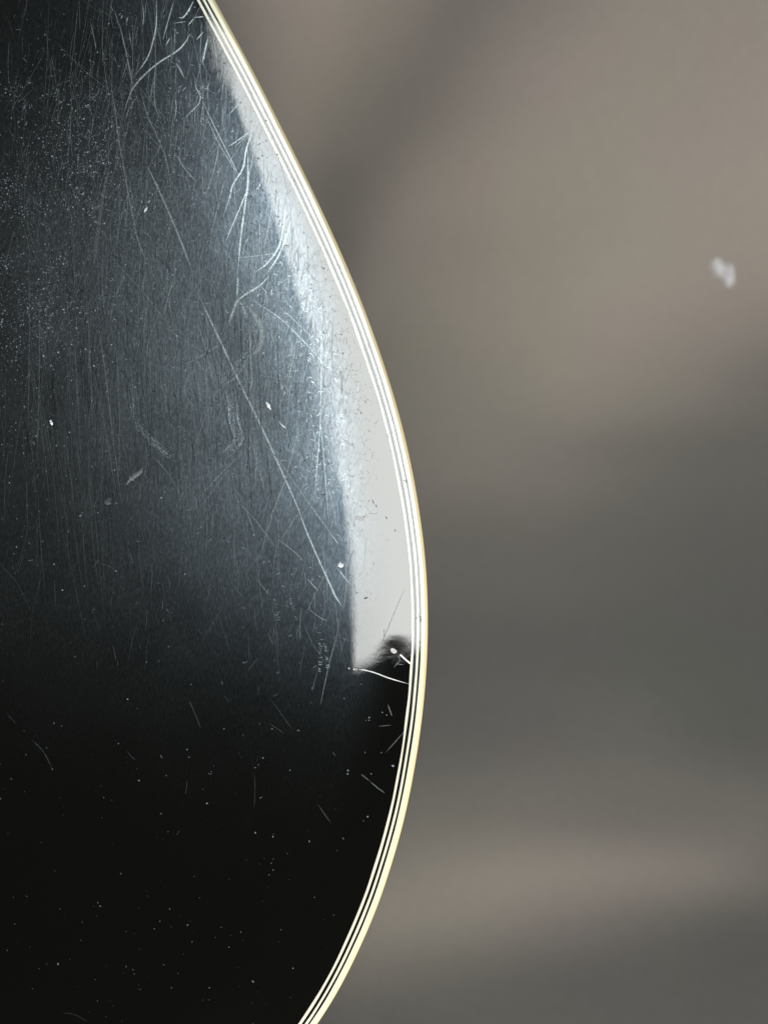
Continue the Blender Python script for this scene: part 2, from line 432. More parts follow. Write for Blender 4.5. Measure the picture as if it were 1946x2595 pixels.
mix = n.new('ShaderNodeMix'); mix.data_type = 'RGBA'
mix.inputs['A'].default_value = (0.1140, 0.1095, 0.1060, 1); mix.inputs['B'].default_value = (0.1095, 0.1105, 0.1010, 1)
l.new(ramp(n, l, a.outputs['Fac'], 0.35, 0.65), mix.inputs['Factor'])
sc = n.new('ShaderNodeVectorMath'); sc.operation = 'SCALE'
l.new(mix.outputs['Result'], sc.inputs[0])
l.new(ramp(n, l, b.outputs['Fac'], 0.25, 0.75, 0.965, 1.035), sc.inputs['Scale'])
l.new(sc.outputs[0], dif.inputs['Color'])
wv1 = n.new('ShaderNodeTexWave'); wv1.inputs['Scale'].default_value = 420; wv1.bands_direction = 'X'
wv2 = n.new('ShaderNodeTexWave'); wv2.inputs['Scale'].default_value = 420; wv2.bands_direction = 'Y'
for w in (wv1, wv2):
    l.new(tc.outputs['Object'], w.inputs['Vector'])
bp = n.new('ShaderNodeBump'); bp.inputs['Distance'].default_value = 0.000008
l.new(math_node(n, l, 'ADD', wv1.outputs['Fac'], wv2.outputs['Fac']), bp.inputs['Height'])
l.new(bp.outputs[0], dif.inputs['Normal'])
l.new(dif.outputs[0], out.inputs['Surface'])
M_CLOTH = m
cloth = link('cloth', mesh('cloth', v, f), M_CLOTH)
tag(cloth, 'soft grey taupe cloth lying in broad blurred folds under the black guitar', 'cloth')

# ---------------------------------------------------------------- guitar body
guitar = bpy.data.objects.new('guitar', None)
C.objects.link(guitar)
guitar.location = (0, 0, 0)
tag(guitar, 'glossy black guitar body with scratched lacquer top and striped cream binding', 'guitar')

def ring(d, z):
    """one loop of points at inward distance d (number or array), height z"""
    d = np.broadcast_to(d, (NU,)); z = np.broadcast_to(z, (NU,))
    return np.column_stack([U - UN * d[:, None], z])

def loft(rings, cap=False, breaks=()):
    """quads between neighbouring loops; a loop index in breaks starts a new, sharp-edged sheet"""
    vv = np.concatenate(rings)
    ff = []
    for r in range(len(rings) - 1):
        if r + 1 in breaks:
            continue
        for k in range(NU):
            k2 = (k + 1) % NU
            ff.append((r * NU + k, r * NU + k2, (r + 1) * NU + k2, (r + 1) * NU + k))
    if cap:
        ff.append(tuple((len(rings) - 1) * NU + k for k in range(NU)))
    return vv, ff

# wandering joint lines: hand-scraped binding is never perfectly even
def wander(amp, seed):
    r = np.random.default_rng(seed)
    w = r.normal(size=NU)
    for width in (9, 5):
        ker = np.ones(width) / width
        w = np.convolve(np.concatenate([w[-20:], w, w[:20]]), ker, 'same')[20:-20]
    return w / w.std() * amp
J_CREAM = 0.00220 + wander(0.00003, 1)
J_B1 = 0.00288 + wander(0.00003, 2)
J_W1 = 0.00368 + wander(0.00003, 3)
J_B2 = 0.00460 + wander(0.00004, 4)
J_TOP = 0.00540 + wander(0.00006, 5)
GAP = 0.000012
PLY = -0.0072                  # how deep the plies reach, measured from the middle of the top

def ply(name, d0, d1, mat, groove=False, label=None):
    d0 = d0 + GAP; d1 = d1 - GAP
    br = [2]
    r = [ring(d0, PLY), ring(d0, zprof(d0) - (0.0004 if groove else 0))]
    for k, t in enumerate((0.0, 0.06, 0.35, 0.65, 0.94, 1.0)):
        d = d0 * (1 - t) + d1 * t
        z = zprof(d)
        if groove and k < 2:
            z = z - 0.00040
        if groove and k == 2:
            z = z - 0.00020
        r.append(ring(d, z))
        if groove and k in (1, 3):                 # keep the groove's wall flat
            br.append(len(r))
            r.append(ring(d, z))
    br.append(len(r))
    r += [ring(d1, zprof(d1)), ring(d1, PLY)]
    o = link(name, mesh(name, *loft(r, breaks=br)), mat, guitar)
    if label: o['label'] = label
    return o

# outer cream binding, and its worn, yellowed corner with shade in its colour, going down the side
J_EDGE = 0.00092 + wander(0.00004, 6)
rr = []
for t in (0.0, 0.06, 0.35, 0.65, 0.96, 1.0):
    d = (J_EDGE + GAP / 2) * (1 - t) + (J_CREAM - GAP) * t
    rr.append(ring(d, zprof(d) - (0.00002 if t == 0 else 0)))
nb = len(rr)
rr += [ring(J_CREAM - GAP, zprof(J_CREAM - GAP)), ring(J_CREAM - GAP, PLY)]
link('outer_binding', mesh('outer_binding', *loft(rr, breaks=(nb,))), M_CREAM, guitar)
rr = [ring(0.0, -0.0105), ring(0.0, -0.0056)]
ze = zprof(J_EDGE) - 0.00002
for t, w in ((0.04, 0.0), (0.10, 0.02), (0.3, 0.05), (0.6, 0.05), (0.9, 0.02), (1.0, 0.0)):
    rr.append(ring((J_EDGE - GAP / 2) * t, (ze - 0.00125) * (1 - t) + ze * t + w * 0.0012))
o = link('binding_edge', mesh('binding_edge', *loft(rr)), M_AMBER, guitar)
o['label'] = 'yellowed tan corner of the cream binding, shade put into its colour'
ply('black_binding_line', J_CREAM, J_B1, M_PLY)
ply('white_binding_line', J_B1, J_W1, M_WHITE)
ply('black_binding_line', J_W1, J_B2, M_PLY)
ply('white_binding_line', J_B2, J_TOP, M_WHITE)

# lacquered top
ds = list(np.arange(0.0, 0.0353, 0.0008))
rr = []
d = J_TOP + GAP
rr += [ring(d, PLY), ring(d, zprof(d))]
for k, t in enumerate(ds):
    dd = d + t
    q = ring(dd, zprof(dd))
    q[:, 2] += dent(q[:, 0], q[:, 1])
    rr.append(q)
top = link('top', mesh('top', *loft(rr, cap=True, breaks=(2,))), M_TOP, guitar)
ty = smoothstep(-0.02, 0.13, np.concatenate(rr)[:, 1])            # further up, the painted haze is brought closer to the rim
dd = np.repeat(np.array([0.0054, 0.0054] + [0.0054 + t for t in ds]), NU)
haze_amount = smoothstep(0.008 * (1 - ty), 0.028 * (1 - ty) + 0.009 * ty, dd)  # haze strength: partly wear, partly the reflection's light painted in
top.data.attributes.new('rub_haze', 'FLOAT', 'POINT').data.foreach_set('value', haze_amount.astype(np.float32))
# sides and back
rr = [ring(0.0004, -0.0104), ring(0.0004, -0.03), ring(0.0004, -BODY_DEPTH + 0.004), ring(0.002, -BODY_DEPTH + 0.001), ring(0.005, -BODY_DEPTH)]
link('side', mesh('side', *loft(rr)), M_SIDE, guitar)
rr = [ring(0.0052, -BODY_DEPTH), ring(0.03, -BODY_DEPTH)]
link('back', mesh('back', *loft(rr, cap=True)), M_SIDE, guitar)

# ---------------------------------------------------------------- scratches: thin ribbons of broken lacquer lying in the surface
LIFT = 0.000025
class Marks:
    def __init__(self):
        self.v, self.f, self.c, self.k = [], [], [], []
    def ribbon(self, pts, w, wear=1.0, taper=True, n=6, jitter=0.0):
        """pts in photograph pixels, w in photograph pixels"""
        pts = np.asarray(pts, float)
        c = catmull(pts, n, False) if len(pts) > 2 else np.linspace(pts[0], pts[1], 4)
        t = np.gradient(c, axis=0)
        t /= np.linalg.norm(t, axis=1)[:, None] + 1e-9
        nn = np.stack([-t[:, 1], t[:, 0]], 1)
        k = len(c)
        u = np.linspace(0, 1, k)
        ww = np.full(k, w / 2.0)
        if taper:
            ww = ww * np.clip(np.minimum(u, 1 - u) * 5, 0.12, 1)
        if jitter:
            ww = ww * (1 + jitter * rng.normal(size=k)).clip(0.3, 2)
            c = c + nn * (rng.normal(size=k) * jitter * w * 0.3)[:, None]
        a = c + nn * ww[:, None]; b = c - nn * ww[:, None]
        q = np.stack([a, b], 1).reshape(-1, 2)
        base = len(self.v)
        self.v += list(map(tuple, q)); self.c += [wear] * len(q); self.k += [self.k[-1] + 1 if self.k else 0] * len(q)
        self.f += [(base + 2 * i, base + 2 * i + 1, base + 2 * i + 3, base + 2 * i + 2) for i in range(k - 1)]
    def blob(self, cx, cy, rx, ry, ang, wear=1.0, k=8, rough=0.25):
        base = len(self.v)
        ca, sa = math.cos(ang), math.sin(ang)
        for i in range(k):
            th = 2 * math.pi * i / k
            r = 1 + rough * rng.normal()
            x, y = rx * r * math.cos(th), ry * r * math.sin(th)
            self.v.append((cx + x * ca - y * sa, cy + x * sa + y * ca)); self.c.append(wear)
        self.k += [self.k[-1] + 1 if self.k else 0] * k
        self.f.append(tuple(range(base, base + k)))
    def build(self, name, mat, parent, lift=LIFT):
        q = np.array(self.v)
        x, y, z, d = top_point(q[:, 0], q[:, 1])
        # orient every face upwards
        kk = np.array(self.k, float)
        vv = np.column_stack([x, y, z + lift + 0.00002 * kk / max(kk.max(), 40)])    # never two marks in one plane
        ff = []
        for f in self.f:
            p = vv[list(f)]
            ar = np.sum(p[:, 0] * np.roll(p[:, 1], -1) - np.roll(p[:, 0], -1) * p[:, 1])
            ff.append(f if ar > 0 else f[::-1])
        me = mesh(name, vv, ff)
        at = me.attributes.new('wear', 'FLOAT', 'POINT')
        at.data.foreach_set('value', np.array(self.c, dtype=np.float32))
        o = link(name, me, mat, parent)
        return o

# the scratches one can follow by eye; each line: (origin x, origin y, width, strength, points in 1/2.37 pixels)
Z = 2.37
A0, A1, A2, A3, A5, A6, A7, A8 = (0, 0), (450, 0), (500, 700), (500, 1300), (600, 1900), (0, 600), (0, 1300), (0, 1900)
SCR = [
 (A0, 3, 1.1, [(940, 0), (940, 150), (915, 270), (880, 360), (800, 470)]),
 (A0, 3.5, 1.1, [(1145, 200), (1110, 260), (1060, 310), (950, 380), (860, 460), (790, 550), (740, 700)]),
 (A0, 2.5, .8, [(1045, 10), (1010, 130), (980, 240)]),
 (A0, 3, 1.1, [(1165, 5), (1130, 70), (1100, 105), (1075, 105)]),
 (A0, 2.5, 1, [(1165, 110), (1130, 155)]),
 (A0, 2.5, .8, [(720, 140), (760, 320), (800, 510)]),
 (A0, 2.5, .7, [(545, 130), (570, 240), (580, 300)]),
 (A0, 3.5, .6, [(665, 480), (690, 640), (710, 800), (740, 980), (770, 1150), (820, 1400), (860, 1520), (920, 1650)]),
 (A0, 2.5, .6, [(840, 520), (890, 700), (960, 850), (1010, 1000), (1030, 1180)]),
 (A0, 4, .85, [(880, 980), (950, 1130), (1030, 1310), (1100, 1480), (1160, 1640)]),
 (A0, 9, .42, [(660, 1000), (620, 1180), (590, 1400), (560, 1650)]),
 (A0, 2, .9, [(1170, 470), (1180, 530), (1205, 580), (1190, 630), (1130, 690), (1120, 715)]),
 (A0, 2, .9, [(1210, 590), (1280, 740), (1350, 880), (1410, 1000), (1440, 1070)]),
 (A0, 1.8, .8, [(1235, 690), (1320, 870), (1400, 1000), (1420, 1060)]),
 (A0, 3.5, 1.2, [(1515, 780), (1480, 900), (1460, 1010), (1400, 1110), (1380, 1190), (1345, 1290)]),
 (A0, 2.5, .9, [(1515, 780), (1420, 850), (1370, 880)]),
 (A0, 2.2, .8, [(1500, 795), (1410, 885)]),
 (A0, 4, 1.1, [(1490, 900), (1490, 1100), (1470, 1250), (1445, 1450), (1430, 1650)]),
 (A0, 3.2, 1.1, [(1495, 1110), (1450, 1230), (1390, 1370), (1360, 1450)]),
 (A0, 2.2, 1, [(1580, 1065), (1560, 1115), (1535, 1145)]),
 (A0, 2, .8, [(1055, 590), (1060, 650), (1050, 720)]),
 (A0, 2, .7, [(1315, 880), (1290, 1010), (1230, 1190)]),
 (A0, 2.2, .8, [(1055, 920), (1110, 1010), (1180, 1090)]),
 (A0, 3, 1.2, [(1250, 225), (1230, 320), (1215, 380)]),
 (A0, 3, .8, [(1060, 375), (1110, 470)]),
 (A0, 2, .7, [(1400, 1550), (1560, 1535), (1650, 1520)]),
 (A0, 2, .7, [(1350, 1080), (1320, 1200), (1260, 1440)]),
 (A0, 2, .6, [(600, 520), (590, 560), (550, 600)]),
 (A0, 2, .7, [(830, 570), (780, 650), (750, 730)]),
 (A0, 2, .7, [(770, 370), (735, 470)]),
 (A0, 2, .6, [(920, 480), (910, 600)]),
 (A0, 2.5, .6, [(940, 330), (930, 500), (930, 600), (950, 700)]),
 (A0, 2.5, 1, [(1225, 100), (1165, 105)]), (A0, 2.5, 1, [(1225, 190), (1180, 240)]), (A0, 2.5, 1, [(1022, 228), (998, 272)]),
 (A0, 2, .8, [(1120, 130), (1040, 140)]), (A0, 3, 1, [(740, 90), (728, 112)]), (A0, 3, .9, [(770, 100), (760, 140)]),
 (A0, 2, .7, [(690, 60), (720, 170)]), (A0, 2, .7, [(775, 180), (795, 300)]), (A0, 2, .8, [(860, 30), (865, 100), (860, 160)]),
 (A1, 3.5, 1.2, [(650, 1230), (640, 1330), (610, 1480), (540, 1580), (460, 1640)]),
 (A1, 3.5, 1.1, [(690, 1310), (650, 1430), (600, 1550), (530, 1650)]),
 (A1, 2, .8, [(580, 1180), (560, 1290), (520, 1500)]),
 (A1, 2, .7, [(420, 560), (370, 620), (300, 700)]),
 (A1, 2, .6, [(340, 1450), (300, 1560)]), (A1, 2, .7, [(500, 1270), (495, 1400), (500, 1480)]),
 (A2, 4.2, 1.0, [(0, 90), (60, 220), (130, 370), (200, 520), (270, 670), (350, 830), (430, 1000), (520, 1200), (600, 1380), (700, 1640)]),
 (A2, 2, .7, [(0, 270), (60, 470), (100, 640)]),
 (A2, 2, .6, [(20, 100), (65, 300), (60, 470), (50, 650)]),
 (A2, 4.5, 1.0, [(430, 0), (370, 60), (250, 140), (215, 215), (190, 280)]),
 (A2, 4, 1.0, [(245, 0), (243, 60), (240, 130)]),
 (A2, 2.5, .8, [(240, 130), (270, 180), (300, 260)]),
 (A2, 12, .55, [(300, 180), (350, 240), (385, 310), (390, 380), (365, 440), (310, 490)]),
 (A2, 2, .9, [(380, 60), (420, 100)]),
 (A2, 2, .9, [(280, 110), (480, 240), (600, 350), (720, 480), (800, 580)]),
 (A2, 1.8, .7, [(480, 170), (620, 300), (700, 380)]),
 (A2, 2.5, .9, [(740, 240), (745, 500), (740, 850), (725, 1080), (700, 1370)]),
 (A2, 1.8, .8, [(740, 870), (760, 1100), (790, 1470)]),
 (A2, 2, .8, [(320, 260), (320, 480), (330, 620), (310, 720)]),
 (A2, 1.8, .7, [(590, 430), (550, 610)]),
 (A2, 1.8, .7, [(280, 890), (330, 1010), (370, 1150), (410, 1310)]),
 (A2, 1.8, .7, [(620, 880), (580, 1030), (520, 1250), (460, 1400), (410, 1580)]),
 (A2, 1.8, .6, [(270, 1060), (150, 1180), (0, 1340)]),
 (A2, 1.8, .6, [(400, 1000), (500, 1120), (640, 1320), (850, 1610)]),
 (A2, 2, .6, [(230, 1280), (300, 1420), (350, 1560)]),
 (A2, 1.8, .5, [(70, 1220), (0, 1400)]),
 (A3, 3.5, .95, [(610, 0), (660, 120), (720, 260), (780, 390), (830, 500), (870, 560)]),
 (A3, 2, .8, [(660, 395), (725, 465)]), (A3, 2, .8, [(800, 120), (850, 190)]), (A3, 2, .9, [(840, 330), (920, 430)]),
 (A3, 2, .6, [(480, 155), (580, 230), (640, 290)]), (A3, 2, .5, [(350, 390), (440, 500)]),
 (A3, 2.2, .8, [(1060, 890), (1075, 850), (1090, 820)]), (A3, 2, .8, [(1120, 690), (1122, 730), (1115, 770)]),
 (A3, 2, .7, [(1145, 1150), (1158, 1190), (1170, 1222)]), (A3, 2, .5, [(1280, 1270), (1210, 1350), (1130, 1440)]),
 (A3, 2, .5, [(660, 570), (740, 630), (780, 645)]), (A3, 2, .5, [(430, 0), (410, 140), (380, 250)]),
 (A3, 2, .6, [(1205, 850), (1220, 892)]), (A3, 1.8, .7, [(1190, 905), (1240, 912)]), (A3, 1.8, .6, [(1220, 880), (1180, 930)]),
 (A3, 1.8, .5, [(160, 1090), (190, 1140)]), (A3, 1.8, .35, [(420, 1090), (500, 1200), (570, 1300)]),
 (A3, 1.8, .5, [(1165, 1275), (1090, 1280)]), (A3, 1.8, .5, [(850, 745), (920, 770)]), (A3, 1.8, .6, [(845, 640), (855, 700)]),
 (A5, 2.2, .8, [(800, 190), (850, 232), (890, 262)]), (A5, 2.5, .6, [(745, 145), (800, 190)]), (A5, 2, .4, [(485, 325), (530, 390), (565, 440)]),
 (A5, 2, .5, [(575, 10), (595, 40)]),
 (A6, 2.2, .55, [(235, 300), (240, 700), (235, 1000), (225, 1350)]),
 (A6, 2.2, .5, [(175, 100), (180, 600), (170, 1150)]),
 (A6, 2, .5, [(450, 580), (465, 900), (490, 1350)]),
 (A6, 2, .55, [(530, 430), (545, 800), (560, 1200)]),
 (A6, 2.2, .6, [(590, 520), (640, 850), (680, 1200), (740, 1650)]),
 (A6, 2, .5, [(690, 600), (715, 900), (725, 1400)]),
 (A6, 2, .5, [(790, 780), (800, 950), (800, 1110)]),
 (A6, 2, .5, [(900, 600), (905, 800), (910, 950)]),
 (A6, 2, .5, [(960, 820), (1000, 1000)]),
 (A6, 2.2, .6, [(1150, 800), (1115, 880), (1120, 960), (1190, 1050)]),
 (A6, 6, .5, [(1190, 860), (1200, 930), (1205, 1000)]),
 (A6, 2.2, .7, [(1420, 1520), (1480, 1640)]),
 (A6, 2, .6, [(950, 480), (890, 640), (900, 740)]),
 (A6, 2, .7, [(1060, 190), (1010, 370), (980, 480)]),
 (A6, 4, .6, [(1320, 650), (1250, 690), (1190, 730)]), (A6, 3, .5, [(1190, 730), (1090, 780)]),
 (A6, 2.2, .6, [(750, 230), (690, 380), (660, 520)]),
 (A6, 2, .5, [(640, 80), (740, 200), (850, 320), (960, 460), (1060, 600), (1160, 730)]),
 (A6, 2, .5, [(910, 0), (860, 300), (880, 480)]), (A6, 2, .5, [(960, 800), (1040, 740), (1170, 570)]),
 (A6, 2, .4, [(840, 0), (900, 150), (960, 350)]), (A6, 2, .45, [(560, 780), (620, 1080), (660, 1300), (700, 1550)]),
 (A6, 2, .5, [(910, 1310), (1010, 1420), (1100, 1580)]), (A6, 2, .5, [(1400, 1360), (1300, 1500), (1190, 1640)]),
 (A7, 2, .42, [(505, 115), (480, 240), (440, 340), (395, 415)]),
 (A7, 2, .5, [(735, 20), (770, 200), (795, 380)]),
 (A7, 2, .22, [(140, 510), (300, 600), (470, 715), (640, 820), (740, 890)]),
 (A7, 2, .5, [(1130, 1110), (1170, 1200), (1210, 1300)]),
 (A7, 2.2, .7, [(190, 1360), (260, 1430), (320, 1540)]),
 (A7, 2.2, .55, [(45, 1205), (105, 1270)]), (A7, 2.2, .6, [(1345, 1090), (1375, 1135)]),
 (A7, 1.8, .45, [(1490, 700), (1500, 910)]), (A7, 2, .5, [(720, 425), (740, 460)]), (A7, 1.8, .4, [(1180, 690), (1220, 735)]),
 (A7, 1.8, .4, [(970, 380), (1000, 540), (1045, 700)]), (A7, 1.8, .45, [(1290, 180), (1285, 300), (1290, 500)]),
 (A7, 1.8, .5, [(1080, 200), (1130, 290)]), (A7, 1.8, .45, [(1310, 600), (1360, 760), (1380, 840)]),
 (A8, 3, .35, [(370, 1580), (450, 1590), (540, 1640)]),
]
for (ox, oy), w, k, pts in SCR:
    if (ox, oy) in (A5, A7, A8) or ((ox, oy) == A3 and pts[0][1] > 600):
        k = k * .5               # the lower marks are drawn fainter
    mk = Marks()
    mk.ribbon([(ox + a / Z, oy + b / Z) for a, b in pts], w, k, jitter=0.12)
    mk.build('scratch', M_SCR, guitar)

# dull smears where something rubbed
for (ox, oy), w, k, pts in [
        (A2, 16, 1.0, [(200, 680), (215, 780), (215, 860), (245, 940), (250, 985), (215, 1030), (170, 1060)]),
        (A2, 22, .8, [(320, 470), (280, 500), (230, 560), (140, 625)]),
        (A6, 12, .9, [(795, 1110), (870, 1190), (940, 1260), (1040, 1345)]),
        (A6, 10, .8, [(1430, 380), (1470, 470)]), (A6, 10, .7, [(1420, 400), (1375, 520)]),
        (A6, 14, .7, [(790, 960), (800, 1050), (795, 1110)])]:
    mk = Marks()
    pp = [(ox + a / Z, oy + b / Z) for a, b in pts]
    for _ in range(16):
        off = rng.normal(size=2) * w * 0.33
        mk.ribbon([(a + off[0] + rng.normal() * 1.5, b + off[1] + rng.normal() * 1.5) for a, b in pp], w * rng.uniform(.05, .2), k * rng.uniform(.3, 1.1), jitter=0.4)
    tag(mk.build('smear', M_SMEAR, guitar, LIFT * 0.6), kind='stuff')

# the two white gouges running to the binding, the chip above them
mk = Marks()
mk.ribbon([(500 + a / Z, 1300 + b / Z) for a, b in [(968, 940), (1000, 943), (1060, 958), (1160, 995), (1278, 1029)]], 2.6, 1.0, jitter=0.1)
for a, b, r in [(912, 934, 2.0), (941, 937, 2.2), (955, 938, 2.0)]:
    mk.blob(500 + a / Z, 1300 + b / Z, r, r, 0, 1.2)
mk.build('gouge', M_GOUGE, guitar, LIFT * 1.4)['label'] = 'long thin white gouge running to the binding'
mk = Marks()
mk.ribbon([(1014, 1659), (1026, 1670), (1041, 1683)], 4.0, 1.2, taper=False)
mk.build('gouge', M_GOUGE, guitar, LIFT * 1.4)['label'] = 'short wide white gouge beside the chip'
mk = Marks()
mk.blob(998, 1649, 9, 6, .75, .75, 10, .12)
mk.build('chip', M_GOUGE, guitar, LIFT * 1.6)['label'] = 'small pale oval chip in the lacquer'
mk = Marks()
mk.ribbon([(990, 1634), (998, 1640), (1005, 1648)], 4, .05)
mk.build('chip_edge', M_SMUDGE, guitar, LIFT * 1.8)

# chatter marks: ladders of short dashes
mk = Marks()
for (x0, y0), (x1, y1), kn in [((520, 440), (545, 560), 9), ((555, 500), (610, 680), 14), ((465, 520), (485, 640), 9),
                               ((715, 690), (765, 800), 9), ((740, 770), (735, 950), 14), ((770, 790), (785, 950), 14)]:
    for q in range(kn):
        t = q / (kn - 1)
        x = 500 + (x0 * (1 - t) + x1 * t) / Z + rng.normal(); y = 1300 + (y0 * (1 - t) + y1 * t) / Z
        if rng.random() < .3:
            continue
        L = rng.uniform(2, 6); tl = rng.normal() * 2
        mk.ribbon([(x - L, y - 2 - tl), (x, y + 1), (x + L, y + tl)], rng.uniform(1.2, 2.6), rng.uniform(.2, .75))
tag(mk.build('chatter_mark', M_SCR, guitar, LIFT * 0.8), kind='stuff')

# short hooks, nicks and crazing near the bright band, and the web of fine scratches
def left_of_band(y):
    return np.interp(y, [0, 40, 370, 560, 800, 1000, 1300, 1690, 2595], [470, 500, 655, 735, 815, 868, 886, 905, 760])
mk = Marks()
def weight(x, y):
    e = left_of_band(y)
    w = math.exp(-((y - 800) / 520) ** 2) * math.exp(-max(0, (e - x) - 100) / 330)
    w += 0.55 * math.exp(-((x - 260) / 230) ** 2 - ((y - 480) / 330) ** 2)
    return min(1, w)
cnt = 0
while cnt < 4200:
    y = rng.uniform(-20, 2200); x = rng.uniform(-20, float(left_of_band(y)) + 12)
    if rng.random() > weight(x, y):
        continue
    cnt += 1
    kind = rng.random()
    if kind < 0.55:      # near-vertical hairline
        ang = math.radians(rng.normal(94, 9)); L = min(rng.exponential(70) + 15, 380); w = rng.uniform(.4, 1.0)
    elif kind < 0.8:     # slanted hairline
        ang = math.radians(rng.choice([62, 118, 125, 40]) + rng.normal() * 10); L = min(rng.exponential(45) + 10, 260); w = rng.uniform(.4, 1.0)
    else:                # nick
        ang = rng.uniform(0, math.pi); L = rng.uniform(5, 16); w = rng.uniform(1.2, 2.4)
    dx, dy = math.cos(ang) * L / 2, math.sin(ang) * L / 2
    bow = rng.normal() * L * 0.03
    mk.ribbon([(x - dx, y - dy), (x + dy / L * bow * 2, y - dx / L * bow * 2), (x + dx, y + dy)], w, rng.uniform(.1, .95) ** 1.4, n=2)
for _ in range(650):     # long hairlines running down the body
    x = rng.uniform(60, 720); y = rng.normal(1080, 170); L = rng.uniform(50, 300)
    if x > float(left_of_band(y)) - 30:
        continue
    ang = math.radians(rng.normal(85, 5))
    dx, dy = math.cos(ang) * L / 2, math.sin(ang) * L / 2
    mk.ribbon([(x + dx * -1, y - dy), (x + rng.normal() * 2, y), (x + dx, y + dy)], rng.uniform(.5, 1.1), rng.uniform(.15, .75) ** 1.6, n=2)
for _ in range(300):     # crinkled nicks
    y = rng.uniform(640, 1250); x = float(left_of_band(y)) - abs(rng.normal()) * 75 + 8
    ang = rng.uniform(0, 6.28); p = [(x, y)]
    for q in range(rng.integers(2, 6)):
        ang += rng.normal() * .9; st = rng.uniform(1.5, 5)
        p.append((p[-1][0] + math.cos(ang) * st, p[-1][1] + math.sin(ang) * st))
    mk.ribbon(p, rng.uniform(.7, 1.7), rng.uniform(.4, 1.5), n=2)
tag(mk.build('fine_scratches', M_FINE, guitar, LIFT * 0.5), kind='stuff')

mk = Marks()             # crazing lines inside the bright reflection
for _ in range(420):
    y = float(np.clip(rng.normal(960, 200), 640, 1500)); x = float(left_of_band(y)) + abs(rng.normal()) * 40 + 2
    ang = rng.normal(math.radians(100), .7); p = [(x, y)]
    for q in range(rng.integers(2, 6)):
        ang += rng.normal() * .7; s = rng.uniform(2, 6)
        p.append((p[-1][0] + math.cos(ang) * s, p[-1][1] + math.sin(ang) * s))
    mk.ribbon(p, rng.uniform(.6, 1.4), rng.uniform(.5, 1.25), n=2)
for a, b, c2, d2 in [(1140, 960, 1150, 962), (1185, 1520, 1192, 1535), (1130, 1440, 1140, 1460), (1050, 1340, 1062, 1370), (1070, 1370, 1080, 1390)]:
    mk.ribbon([(500 + a / Z, 700 + b / Z), (500 + c2 / Z, 700 + d2 / Z)], 3, .4)
mk.ribbon([(500 + 1000 / Z, 1300 + 515 / Z), (500 + 1025 / Z, 1300 + 507 / Z)], 4, .2)
mk.ribbon([(500 + 1245 / Z, 1300 + 455 / Z), (500 + 1195 / Z, 1300 + 570 / Z), (500 + 1150 / Z, 1300 + 680 / Z), (500 + 1105 / Z, 1300 + 785 / Z)], 1.6, .8)
mk.ribbon([(500 + 1020 / Z, 1300 + 100 / Z), (500 + 1000 / Z, 1300 + 330 / Z)], 1.2, .8)
tag(mk.build('crazing', M_CRAZE, guitar, LIFT), kind='stuff')

# dark scrapes across the binding lines
mk = Marks()
for x, y, L in [(1028, 1219, 3.5), (1024, 1217, 2.5), (1031, 1222, 2.5), (1055, 1566, 3), (1064, 1563, 3.5), (1066, 1569, 3.5), (1065, 1573, 3), (1064, 1627, 3), (703, 392, 2.5)]:
    mk.ribbon([(x - L, y + 1), (x + L, y - 1)], 2.0, .12, taper=False)
tag(mk.build('binding_nick', M_SMUDGE, guitar), kind='stuff')

